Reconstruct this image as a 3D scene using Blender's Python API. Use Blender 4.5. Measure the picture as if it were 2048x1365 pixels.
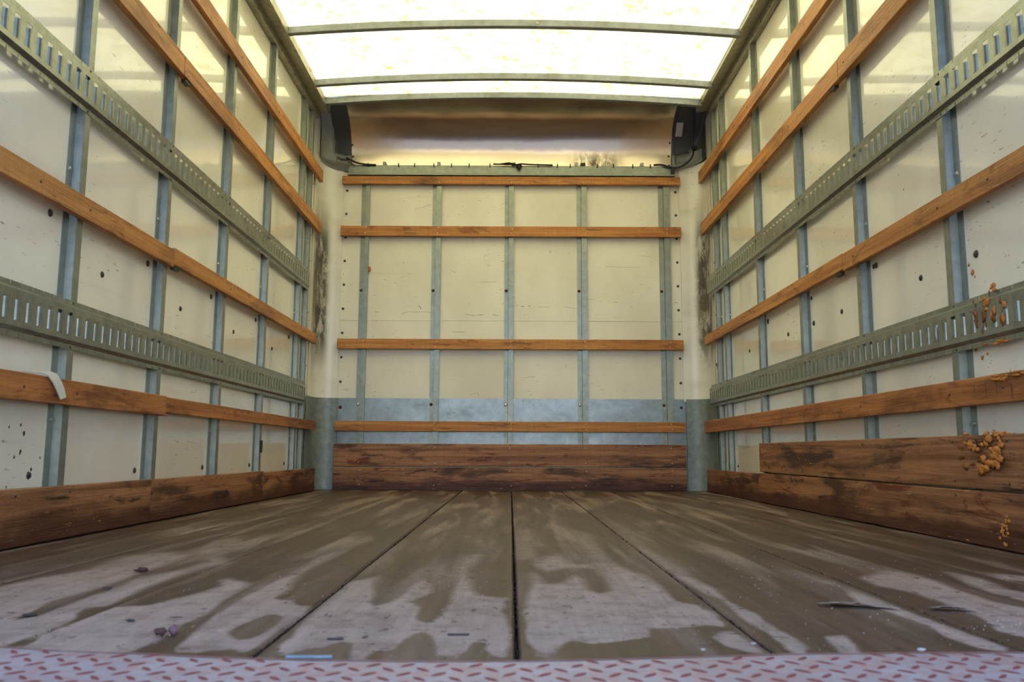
import bpy, bmesh, math, random
from mathutils import Matrix, Vector, noise
random.seed(7)
S = bpy.context.scene
for o in list(bpy.data.objects): bpy.data.objects.remove(o)
COL = S.collection

# ---------------------------------------------------------------- camera, sky, sun, exposure
PITCH, YAW, ROLL = math.radians(7.6095), math.radians(0.0795), math.radians(0.2379)
cam_d = bpy.data.cameras.new('camera'); cam = bpy.data.objects.new('camera', cam_d); COL.objects.link(cam)
fw = Vector((math.sin(YAW)*math.cos(PITCH), math.cos(YAW)*math.cos(PITCH), math.sin(PITCH)))
rt = Vector((math.cos(YAW), -math.sin(YAW), 0)); up = rt.cross(fw)
r2 = rt*math.cos(ROLL)+up*math.sin(ROLL); u2 = up*math.cos(ROLL)-rt*math.sin(ROLL)
m = Matrix((r2, u2, -fw)).transposed().to_4x4(); m.translation = Vector((-0.0354, 0.0, 0.2222)); cam.matrix_world = m
cam_d.sensor_width = 36; cam_d.lens = 1672.63/2048*36; cam_d.clip_start = 0.02; cam_d.clip_end = 300
cam_d.dof.use_dof = True; cam_d.dof.focus_distance = 4.3; cam_d.dof.aperture_fstop = 9
S.camera = cam
S.view_settings.view_transform = 'Standard'; S.view_settings.look = 'None'
S.view_settings.gamma = 1; S.view_settings.use_curve_mapping = False
S.view_settings.exposure = 0.36

w = bpy.data.worlds.new('sky'); S.world = w; w.use_nodes = True
nt = w.node_tree; sky = nt.nodes.new('ShaderNodeTexSky'); sky.sky_type = 'NISHITA'; sky.sun_disc = False
sky.sun_elevation = math.radians(52); sky.sun_rotation = math.radians(-20)
sky.air_density = 1.4; sky.dust_density = 0.8
nt.nodes['Background'].inputs[1].default_value = 0.42
tint = nt.nodes.new('ShaderNodeMix'); tint.data_type = 'RGBA'; tint.blend_type = 'MULTIPLY'; tint.inputs[0].default_value = 1
tint.inputs[7].default_value = (.94, .95, 1.18, 1)
nt.links.new(sky.outputs[0], tint.inputs[6]); nt.links.new(tint.outputs[2], nt.nodes['Background'].inputs[0])
sd = bpy.data.lights.new('sun', 'SUN'); sd.energy = 13; sd.angle = math.radians(1.5); sd.color = (1, .95, .86)
sun = bpy.data.objects.new('sun', sd); COL.objects.link(sun)
sun.rotation_euler = (math.radians(-38), 0, math.radians(-20)); sun.location = (0, 8, 10)

# ---------------------------------------------------------------- node helpers
def new_mat(name):
    mt = bpy.data.materials.new(name); mt.use_nodes = True
    return mt, mt.node_tree, mt.node_tree.nodes['Principled BSDF']
def srgb(r, g, b):
    f = lambda c: (c/255/12.92) if c/255 <= .04045 else ((c/255+.055)/1.055)**2.4
    return (f(r), f(g), f(b), 1)
def N(nt, t, **kw):
    n = nt.nodes.new(t)
    for k, v in kw.items(): setattr(n, k, v)
    return n
def setv(nt, sock, v):
    if isinstance(v, bpy.types.NodeSocket): nt.links.new(v, sock)
    else: sock.default_value = v
def mth(nt, op, a, b=0.0, c=None, clamp=False):
    n = N(nt, 'ShaderNodeMath', operation=op); n.use_clamp = clamp
    setv(nt, n.inputs[0], a); setv(nt, n.inputs[1], b)
    if c is not None: setv(nt, n.inputs[2], c)
    return n.outputs[0]
def coords(nt, scale=(1, 1, 1), rnd=0.0, loc=(0, 0, 0)):
    tc = N(nt, 'ShaderNodeTexCoord'); mp = N(nt, 'ShaderNodeMapping'); mp.inputs['Scale'].default_value = scale
    nt.links.new(tc.outputs['Object'], mp.inputs[0]); mp.inputs['Location'].default_value = loc
    if rnd:
        oi = N(nt, 'ShaderNodeObjectInfo'); cb = N(nt, 'ShaderNodeCombineXYZ')
        q = mth(nt, 'MULTIPLY', oi.outputs['Random'], rnd)
        for i in range(3): nt.links.new(q, cb.inputs[i])
        nt.links.new(cb.outputs[0], mp.inputs['Location'])
    return mp.outputs[0]
def noi(nt, vec, scale=1.0, detail=4, rough=.55, dist=0.0):
    n = N(nt, 'ShaderNodeTexNoise'); nt.links.new(vec, n.inputs['Vector'])
    n.inputs['Scale'].default_value = scale; n.inputs['Detail'].default_value = detail
    n.inputs['Roughness'].default_value = rough; n.inputs['Distortion'].default_value = dist
    return n.outputs['Fac']
def stp(nt, f, lo, hi, smooth=True):
    n = N(nt, 'ShaderNodeMapRange'); n.interpolation_type = 'SMOOTHSTEP' if smooth else 'LINEAR'
    setv(nt, n.inputs['Value'], f); n.inputs['From Min'].default_value = lo; n.inputs['From Max'].default_value = hi
    return n.outputs[0]
def inv(nt, f): return mth(nt, 'SUBTRACT', 1.0, f)
def mul(nt, a, b): return mth(nt, 'MULTIPLY', a, b)
def mix(nt, f, a, b, mode='MIX'):
    n = N(nt, 'ShaderNodeMix', data_type='RGBA', blend_type=mode)
    setv(nt, n.inputs[0], f); setv(nt, n.inputs[6], a); setv(nt, n.inputs[7], b)
    return n.outputs[2]
def bump(nt, bs, h, dist=.001, strength=.6):
    b = N(nt, 'ShaderNodeBump'); b.inputs['Distance'].default_value = dist; b.inputs['Strength'].default_value = strength
    nt.links.new(h, b.inputs['Height']); nt.links.new(b.outputs[0], bs.inputs['Normal'])
def pos(nt):
    tc = N(nt, 'ShaderNodeTexCoord'); s = N(nt, 'ShaderNodeSeparateXYZ'); nt.links.new(tc.outputs['Object'], s.inputs[0])
    return s.outputs

# ---------------------------------------------------------------- materials
def wood(name, ax, c1, c2, dark, spots=.5, stain=.5, low=None, scratch=0.3, rough=.5):
    mt, nt, bs = new_mat(name)
    sc = lambda a, b: tuple(a if i == ax else b for i in range(3))
    g = noi(nt, coords(nt, sc(1.2, 46), 37), 1, 6, .65, .4)
    g2 = noi(nt, coords(nt, sc(2.5, 150), 11), 1, 3, .6)
    b = noi(nt, coords(nt, sc(2.2, 9), 23), 1, 5, .62, .3)
    st = noi(nt, coords(nt, sc(4.5, 26), 51), 1, 6, .7, .8)
    c = mix(nt, stp(nt, g, .33, .68), srgb(*c1), srgb(*c2))
    c = mix(nt, mul(nt, stp(nt, g2, .52, .7), .35), c, srgb(*dark))
    c = mix(nt, mul(nt, stp(nt, b, .50, .64), stain), c, srgb(*dark))
    c = mix(nt, mul(nt, stp(nt, noi(nt, coords(nt, sc(3, 16), 77), 1, 6, .7, 1.2), .55, .63), stain), c, srgb(104, 44, 22))
    c = mix(nt, mul(nt, stp(nt, st, .57, .66), spots), c, srgb(40, 28, 24))
    saw = noi(nt, coords(nt, sc(90, 3), 5), 1, 4, .7)
    c = mix(nt, mul(nt, stp(nt, saw, .42, .7), .14), c, srgb(60, 36, 20))
    fine = noi(nt, coords(nt, sc(9, 420), 17), 1, 3, .7)
    c = mix(nt, mul(nt, stp(nt, fine, .55, .68), .28), c, srgb(58, 34, 20))
    if low is not None:
        z = pos(nt)[2]
        f = mth(nt, 'ADD', z, mul(nt, mth(nt, 'SUBTRACT', noi(nt, coords(nt, sc(3, 14), 7), 1, 6, .65), .5), .16))
        c = mix(nt, mul(nt, inv(nt, stp(nt, f, low*.3, low)), .85), c, srgb(58, 22, 14))
    if scratch:
        k = noi(nt, coords(nt, sc(16, 130), 91), 1, 3, .8)
        c = mix(nt, mul(nt, stp(nt, k, .655, .70), scratch), c, srgb(206, 156, 106))
    nt.links.new(c, bs.inputs['Base Color'])
    bs.inputs['Roughness'].default_value = rough; bs.inputs['Specular IOR Level'].default_value = .35
    bump(nt, bs, mth(nt, 'ADD', g, mth(nt, 'ADD', mul(nt, st, .8), mul(nt, fine, .6))), .0025, .8)
    return mt
M = {}
for ax, nm in ((0, 'x'), (1, 'y')):
    M['slat_'+nm] = wood('slat_wood_'+nm, ax, (204, 142, 74), (172, 108, 50), (112, 68, 32), .5, .5, None, .35)
    M['slatlow_'+nm] = wood('low_slat_wood_'+nm, ax, (190, 124, 66), (150, 88, 44), (92, 50, 28), .6, .6, None, .35)
    M['kick_'+nm] = wood('kick_wood_'+nm, ax, (172, 120, 78), (128, 82, 50), (62, 38, 26), .95, .9, .085, .8)
def galv(name, c1, c2, rough=.42, metal=.75, dirt=.35):
    mt, nt, bs = new_mat(name)
    a = noi(nt, coords(nt, (30, 30, 30)), 1, 4, .6); b = noi(nt, coords(nt, (5, 5, 9), 9), 1, 6, .7); v = N(nt, 'ShaderNodeTexVoronoi')
    nt.links.new(coords(nt, (90, 90, 90)), v.inputs['Vector']); v.inputs['Scale'].default_value = 1
    c = mix(nt, stp(nt, a, .3, .7), srgb(*c1), srgb(*c2))
    sp = N(nt, 'ShaderNodeSeparateColor'); nt.links.new(v.outputs['Color'], sp.inputs[0])
    c = mix(nt, mul(nt, sp.outputs[0], .10), c, srgb(90, 94, 96))
    c = mix(nt, mul(nt, stp(nt, b, .52, .75), dirt), c, srgb(92, 84, 62))
    k = noi(nt, coords(nt, (70, 70, 70), 5), 1, 2, .5)
    c = mix(nt, mul(nt, stp(nt, k, .72, .78), .6), c, srgb(70, 50, 38))
    nt.links.new(c, bs.inputs['Base Color']); bs.inputs['Metallic'].default_value = metal
    nt.links.new(mth(nt, 'ADD', rough-.1, mul(nt, b, .22)), bs.inputs['Roughness'])
    bump(nt, bs, a, .0006, .35)
    return mt
M['galv'] = galv('galvanised_steel', (146, 150, 136), (130, 135, 124), .36, .55, .15)
M['track'] = galv('track_steel', (146, 150, 136), (126, 130, 116), .30, .62, .35)
M['scuff'] = galv('galvanised_scuff_sheet', (142, 150, 148), (128, 136, 136), .32, .65, .45)
M['guard'] = galv('scuffed_guard_steel', (140, 146, 140), (120, 127, 120), .5, .35, .4)
M['bow'] = galv('bow_steel', (146, 150, 150), (132, 136, 136), .5, .5, .1)
M['rail'] = galv('rail_steel', (176, 172, 146), (152, 148, 128), .45, .55, .3)

def panel_mat(coat=1.0):
    mt, nt, bs = new_mat('white_panel' if coat else 'matt_white_panel')
    x, y, z = pos(nt)[0:3]
    a = noi(nt, coords(nt, (2, 2, 1.3)), 1, 5, .6)
    c = mix(nt, stp(nt, a, .3, .72), srgb(233, 228, 209), srgb(216, 209, 188))
    # scuffs: short dark horizontal dashes and specks
    s1 = noi(nt, coords(nt, (19, 19, 92)), 1, 3, .75); area = noi(nt, coords(nt, (3.0, 3.0, 3.0)), 1, 3, .6)
    f = mul(nt, stp(nt, s1, .64, .68), stp(nt, area, .44, .58))
    c = mix(nt, mul(nt, f, .75), c, srgb(90, 84, 70))
    s2 = noi(nt, coords(nt, (60, 60, 46), 0, (3, 1, 2)), 1, 2, .6)
    c = mix(nt, mul(nt, stp(nt, s2, .76, .785), .7), c, srgb(80, 70, 58))
    s3 = noi(nt, coords(nt, (1, 1, 9)), 1, 6, .75)
    c = mix(nt, mul(nt, stp(nt, s3, .55, .75), .16), c, srgb(150, 134, 100))
    nt.links.new(c, bs.inputs['Base Color'])
    bs.inputs['Roughness'].default_value = .3 if coat else .6; bs.inputs['Specular IOR Level'].default_value = .5
    bs.inputs['Coat Weight'].default_value = coat; bs.inputs['Coat Roughness'].default_value = .05; bs.inputs['Coat IOR'].default_value = 1.55
    wv = noi(nt, coords(nt, (1.6, 1.6, 1.6)), 1, 2, .5)
    bump(nt, bs, wv, .003, .15)
    return mt
M['panel'] = panel_mat()
M['panel_matt'] = panel_mat(0.0)
def column_mat():
    mt, nt, bs = new_mat('grimy_white_column')
    x, y, z = pos(nt)[0:3]
    c = mix(nt, noi(nt, coords(nt, (3, 3, 3)), 1, 4), srgb(236, 232, 220), srgb(216, 208, 188))
    nb = noi(nt, coords(nt, (14, 14, 5)), 1, 6, .75, .4)
    # rubbed black grime where loads scraped past the corner, at its own height band
    hz = mul(nt, stp(nt, z, .62, .95), inv(nt, stp(nt, z, 1.45, 1.85)))
    dy = mul(nt, inv(nt, stp(nt, y, 5.018, 5.043)), stp(nt, y, 4.84, 4.92))
    f = mul(nt, mul(nt, mth(nt, 'ADD', .45, mul(nt, stp(nt, nb, .38, .54), .55)), hz), dy)
    c = mix(nt, mul(nt, f, .96), c, srgb(44, 40, 34))
    s1 = noi(nt, coords(nt, (26, 26, 90)), 1, 3, .75)
    c = mix(nt, mul(nt, stp(nt, s1, .66, .72), .7), c, srgb(80, 72, 56))
    c = mix(nt, mul(nt, stp(nt, noi(nt, coords(nt, (2, 2, 6)), 1, 5), .5, .75), .35), c, srgb(176, 160, 120))
    nt.links.new(c, bs.inputs['Base Color']); bs.inputs['Roughness'].default_value = .45; bs.inputs['Coat Weight'].default_value = .4; bs.inputs['Coat Roughness'].default_value = .2
    return mt
M['column'] = column_mat()
def roof_mat():
    mt = bpy.data.materials.new('translucent_roof'); mt.use_nodes = True; nt = mt.node_tree; nt.nodes.clear()
    out = N(nt, 'ShaderNodeOutputMaterial'); tr = N(nt, 'ShaderNodeBsdfTranslucent'); df = N(nt, 'ShaderNodeBsdfDiffuse'); mx = N(nt, 'ShaderNodeMixShader')
    a = noi(nt, coords(nt, (9, 9, 9)), 1, 6, .75); b = noi(nt, coords(nt, (60, 50, 50)), 1, 4, .75)
    c = mix(nt, mul(nt, stp(nt, a, .44, .66), stp(nt, b, .40, .58)), srgb(250, 246, 214), srgb(196, 184, 130))
    nt.links.new(c, tr.inputs[0]); df.inputs[0].default_value = srgb(236, 230, 208)
    mx.inputs[0].default_value = .3; nt.links.new(tr.outputs[0], mx.inputs[1]); nt.links.new(df.outputs[0], mx.inputs[2])
    nt.links.new(mx.outputs[0], out.inputs[0]); return mt
M['roof'] = roof_mat()
def floor_mat():
    mt, nt, bs = new_mat('worn_floor_wood')
    x, y, z = pos(nt)[0:3]
    at = N(nt, 'ShaderNodeAttribute', attribute_name='dry'); d = at.outputs['Fac']
    e = mth(nt, 'SUBTRACT', noi(nt, coords(nt, (48, 24, 10)), 1, 5, .65), .5)
    e2 = mth(nt, 'SUBTRACT', noi(nt, coords(nt, (6, 2.2, 5)), 1, 4, .6), .5)
    dd = mth(nt, 'ADD', d, mth(nt, 'ADD', mul(nt, e, .016), mul(nt, e2, .012)))
    yb = stp(nt, y, 1.1, 2.4); wdt = mth(nt, 'ADD', .004, mul(nt, yb, .03)); dry = mth(nt, 'DIVIDE', mth(nt, 'ADD', dd, wdt), mul(nt, wdt, 2.0), clamp=True)
    streak = noi(nt, coords(nt, (13, 1.3, 1), 4), 1, 5, .62, .3)
    far = stp(nt, y, 1.35, 2.3)
    half = mul(nt, stp(nt, streak, .47, .66), mth(nt, 'ADD', mul(nt, far, .30), .34))
    dry = mth(nt, 'MAXIMUM', mul(nt, dry, inv(nt, mul(nt, far, .35))), half)
    g = noi(nt, coords(nt, (44, 1.6, 1), 13), 1, 6, .7); blotch = noi(nt, coords(nt, (7, 4, 3), 3), 1, 5, .7)
    cd = mix(nt, stp(nt, g, .3, .7), srgb(172, 150, 132), srgb(150, 130, 114))
    cd = mix(nt, mul(nt, stp(nt, blotch, .5, .72), .35), cd, srgb(150, 120, 100))
    cw = mix(nt, stp(nt, g, .3, .7), srgb(88, 65, 49), srgb(60, 45, 34))
    cw = mix(nt, mul(nt, stp(nt, blotch, .45, .7), .55), cw, srgb(94, 62, 40))
    cw = mix(nt, mul(nt, stp(nt, noi(nt, coords(nt, (5, 1.1, 2), 8), 1, 4, .6), .54, .7), .6), cw, srgb(52, 46, 34))
    c = mix(nt, dry, cw, cd)
    cross = noi(nt, coords(nt, (4, 120, 3), 9), 1, 4, .7)
    c = mix(nt, mul(nt, stp(nt, cross, .5, .7), .18), c, srgb(60, 48, 38))
    tone = noi(nt, coords(nt, (16, 16, 8), 21), 1, 6, .75)
    c = mix(nt, mul(nt, stp(nt, tone, .46, .64), .42), c, srgb(92, 72, 56))
    k = noi(nt, coords(nt, (60, 26, 20), 6), 1, 3, .7)
    c = mix(nt, mul(nt, stp(nt, k, .62, .68), .75), c, srgb(50, 42, 38))
    gg = noi(nt, coords(nt, (26, 60, 20), 31), 1, 2, .6)
    c = mix(nt, mul(nt, stp(nt, gg, .68, .71), .8), c, srgb(48, 40, 38))
    k2 = noi(nt, coords(nt, (220, 90, 50), 2), 1, 2, .6); ar = noi(nt, coords(nt, (5, 5, 5), 2), 1, 3, .6)
    c = mix(nt, mul(nt, mul(nt, stp(nt, k2, .68, .74), stp(nt, ar, .5, .62)), .7), c, srgb(206, 200, 196))
    nt.links.new(c, bs.inputs['Base Color'])
    nt.links.new(mth(nt, 'ADD', mul(nt, dry, .2), .48), bs.inputs['Roughness']); bs.inputs['Specular IOR Level'].default_value = .35
    bump(nt, bs, mth(nt, 'ADD', g, k), .0012, .5)
    return mt
M['floor'] = floor_mat()
def plain(name, col, rough=.5, metal=0.0, var=.12, sc=40, bmp=0.0):
    mt, nt, bs = new_mat(name); a = noi(nt, coords(nt, (sc, sc, sc), 3), 1, 4, .6)
    dk = tuple(max(0, q*(1-var*2)) for q in col)
    nt.links.new(mix(nt, a, srgb(*col), srgb(*dk)), bs.inputs['Base Color'])
    bs.inputs['Roughness'].default_value = rough; bs.inputs['Metallic'].default_value = metal
    if bmp: bump(nt, bs, a, bmp, .8)
    return mt
M['screw'] = plain('bright_screw', (205, 205, 200), .3, .9)
M['bolt'] = plain('dark_bolt', (92, 86, 74), .5, .5, .3, 200)
M['rust'] = plain('rusty_bolt', (116, 58, 36), .8, .2, .35, 150)
M['cap'] = plain('dark_grey_plastic', (142, 143, 132), .38, 0, .12)
M['cap_shade'] = plain('shaded_grey_plastic', (62, 63, 64), .35, 0, .1)  # same plastic, with the shade of the casting's hollow put into the colour
M['cable'] = plain('black_cable', (18, 17, 16), .55)
M['sticker'] = plain('pale_sticker', (176, 166, 160), .6, 0, .04)
M['strap'] = plain('off_white_webbing', (220, 214, 190), .85, 0, .1, 300, .0008)
M['foam'] = plain('orange_foam', (226, 140, 52), .6, 0, .2, 90, .002)
M['foamstain'] = plain('rusty_orange_smear', (150, 84, 26), .5, 0, .3, 60)
M['reddish'] = plain('reddish_scrap', (98, 56, 52), .7, 0, .3, 200)
M['pink'] = plain('pinkish_scrap', (138, 100, 104), .7, 0, .2, 200)
M['crumb'] = plain('white_crumb', (196, 192, 188), .7, 0, .1)
M['darkchip'] = plain('dark_chip', (66, 60, 62), .6, 0, .2, 200)
M['splinter'] = plain('raw_splinter_wood', (176, 156, 138), .8, 0, .25, 120, .001)
M['grit'] = plain('dark_gap_grit', (40, 30, 24), .9, 0, .5, 160, .002)
M['silver'] = plain('blue_silver_strip', (150, 172, 184), .35, .6, .15)
M['plate'] = None
def plate_mat():
    mt, nt, bs = new_mat('worn_grey_plate')
    a = noi(nt, coords(nt, (7, 7, 7)), 1, 6, .7); b = noi(nt, coords(nt, (55, 55, 30)), 1, 4, .7)
    c = mix(nt, stp(nt, a, .35, .68), srgb(164, 152, 148), srgb(180, 176, 176))
    c = mix(nt, mul(nt, stp(nt, b, .45, .62), .6), c, srgb(184, 128, 110))
    x, y, z = pos(nt)[0:3]
    nt.links.new(c, bs.inputs['Base Color']); bs.inputs['Roughness'].default_value = .5; bs.inputs['Metallic'].default_value = .25
    bump(nt, bs, b, .0008, .5); return mt
M['plate'] = plate_mat()
M['tread'] = plain('red_tread_paint', (158, 74, 62), .6, 0, .25, 160, .0006)
M['edge'] = plain('worn_pink_edge', (190, 128, 106), .6, 0, .25, 90)
def nose_mat():
    mt, nt, bs = new_mat('satin_aluminium_sheet')
    x, y, z = pos(nt)[0:3]
    a = noi(nt, coords(nt, (2.5, 2.5, 5)), 1, 5, .6); s = noi(nt, coords(nt, (24, 24, 10)), 1, 5, .75)
    c = mix(nt, a, srgb(222, 208, 188), srgb(200, 184, 164))
    g = mul(nt, mul(nt, stp(nt, x, .28, .45), inv(nt, stp(nt, x, .55, .72))), inv(nt, stp(nt, z, 2.02, 2.13)))
    c = mix(nt, mul(nt, mul(nt, g, stp(nt, s, .35, .6)), .9), c, srgb(40, 34, 30))
    nt.links.new(c, bs.inputs['Base Color']); bs.inputs['Metallic'].default_value = .95
    nt.links.new(mth(nt, 'ADD', .12, mul(nt, a, .14)), bs.inputs['Roughness'])
    bump(nt, bs, noi(nt, coords(nt, (2.2, 2.2, 3)), 1, 3, .5), .012, .5); return mt
M['nose'] = nose_mat()
M['ground'] = plain('concrete_yard', (96, 98, 102), .9, 0, .12, 3)

# ---------------------------------------------------------------- mesh helpers
class MB:
    def __init__(s): s.v = []; s.f = []
    def add(s, vs, fs):
        o = len(s.v); s.v += [tuple(p) for p in vs]; s.f += [tuple(o+i for i in f) for f in fs]
    def box(s, x0, x1, y0, y1, z0, z1):
        s.add([(x0,y0,z0),(x1,y0,z0),(x1,y1,z0),(x0,y1,z0),(x0,y0,z1),(x1,y0,z1),(x1,y1,z1),(x0,y1,z1)],
              [(0,3,2,1),(4,5,6,7),(0,1,5,4),(1,2,6,5),(2,3,7,6),(3,0,4,7)])
    def prism(s, prof, axis, a, b, closed=True):
        """profile of 2-d points swept from a to b along axis"""
        def p3(p, t):
            q = list(p); q.insert(axis, t); return tuple(q)
        n = len(prof); s_v = [p3(p, a) for p in prof]+[p3(p, b) for p in prof]
        fs = [(i, (i+1) % n, n+(i+1) % n, n+i) for i in range(n if closed else n-1)]
        if closed: fs += [tuple(range(n))[::-1], tuple(range(n, 2*n))]
        s.add(s_v, fs)
    def dome(s, c, nrm, r, h, n=8):
        nrm = Vector(nrm).normalized(); t = nrm.orthogonal().normalized(); b = nrm.cross(t); c = Vector(c)
        vs = []
        for rr, hh in ((r, 0), (r*.8, h*.65), (r*.35, h)):
            for i in range(n):
                a = 2*math.pi*i/n; vs.append(c+t*rr*math.cos(a)+b*rr*math.sin(a)+nrm*hh)
        fs = []
        for k in range(2):
            for i in range(n): fs.append((k*n+i, k*n+(i+1) % n, (k+1)*n+(i+1) % n, (k+1)*n+i))
        fs.append(tuple(2*n+i for i in range(n)))
        s.add(vs, fs)
    def tube(s, pts, r, n=8):
        pts = [Vector(p) for p in pts]; vs = []; fs = []
        for i, p in enumerate(pts):
            d = (pts[min(i+1, len(pts)-1)]-pts[max(i-1, 0)]).normalized(); t = d.cross(Vector((.3, .2, 1))).normalized(); b = d.cross(t)
            for k in range(n):
                a = 2*math.pi*k/n; vs.append(p+t*r*math.cos(a)+b*r*math.sin(a))
        for i in range(len(pts)-1):
            for k in range(n): fs.append((i*n+k, i*n+(k+1) % n, (i+1)*n+(k+1) % n, (i+1)*n+k))
        fs += [tuple(range(n))[::-1], tuple((len(pts)-1)*n+k for k in range(n))]
        s.add(vs, fs)
    def build(s, name, mat, parent=None, bevel=0, solid=0, smooth=False, seg=2):
        me = bpy.data.meshes.new(name); me.from_pydata(s.v, [], s.f); me.materials.append(mat)
        bm = bmesh.new(); bm.from_mesh(me); bmesh.ops.recalc_face_normals(bm, faces=bm.faces); bm.to_mesh(me); bm.free()
        o = bpy.data.objects.new(name, me); COL.objects.link(o)
        if parent: o.parent = parent
        if solid: md = o.modifiers.new('s', 'SOLIDIFY'); md.thickness = solid; md.offset = 0
        if bevel: md = o.modifiers.new('b', 'BEVEL'); md.width = bevel; md.segments = seg; md.limit_method = 'ANGLE'
        if smooth and solid: md = o.modifiers.new('e', 'EDGE_SPLIT'); md.split_angle = math.radians(50)
        if smooth:
            for p in me.polygons: p.use_smooth = True
        return o
def tag(o, label, cat, group=None):
    o['label'] = label; o['category'] = cat
    if group: o['group'] = group
    return o
def struct(o): o['kind'] = 'structure'; return o
def board(name, mat, x0, x1, y0, y1, z0, z1, ax, parent=None, bev=.003, seed=0, wob=.0008):
    """a sawn board with slightly wandering edges, long axis ax"""
    lo = [x0, y0, z0]; hi = [x1, y1, z1]; n = max(4, int((hi[ax]-lo[ax])/.08)); oth = [i for i in range(3) if i != ax]
    mb = MB(); vs = []
    for i in range(n+1):
        t = lo[ax]+(hi[ax]-lo[ax])*i/n
        for k, (a, b) in enumerate(((0, 0), (1, 0), (1, 1), (0, 1))):
            p = [0, 0, 0]; p[ax] = t
            w = wob*noise.noise(Vector((t*5, seed*7.3+k*3.1, 1)))
            p[oth[0]] = (hi if a else lo)[oth[0]]; p[oth[1]] = (hi if b else lo)[oth[1]]+w
            vs.append(p)
    fs = []
    for i in range(n):
        for k in range(4): fs.append((i*4+k, i*4+(k+1) % 4, (i+1)*4+(k+1) % 4, (i+1)*4+k))
    fs += [(0, 1, 2, 3), (n*4+3, n*4+2, n*4+1, n*4)]
    mb.add(vs, fs)
    return mb.build(name, mat, parent, bevel=bev)
_dome = {}
def stud_head(name, mat, loc, nrm, r, parent, h=None):
    key = (name, mat.name, tuple(nrm), r)
    if key not in _dome:
        mb = MB(); mb.dome((0, 0, 0), nrm, r, h or r*.45); o = mb.build(name, mat, parent, smooth=False); _dome[key] = o.data
    else:
        o = bpy.data.objects.new(name, _dome[key]); COL.objects.link(o); o.parent = parent
    o.location = loc; return o
def lump(name, mat, c, r, squash=(1, 1, 1), seed=0, sub=2, rough=.5, parent=None):
    bm = bmesh.new(); bmesh.ops.create_icosphere(bm, subdivisions=sub, radius=1)
    for v in bm.verts:
        k = 1+rough*noise.noise(v.co*1.7+Vector((seed*3.3, seed, 0)))+rough*.5*noise.noise(v.co*4.1+Vector((seed, 0, seed*2)))
        v.co = Vector((c[0]+v.co.x*k*r*squash[0], c[1]+v.co.y*k*r*squash[1], c[2]+v.co.z*k*r*squash[2]))
    me = bpy.data.meshes.new(name); bm.to_mesh(me); bm.free(); me.materials.append(mat)
    for p in me.polygons: p.use_smooth = True
    o = bpy.data.objects.new(name, me); COL.objects.link(o)
    if parent: o.parent = parent
    return o

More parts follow.
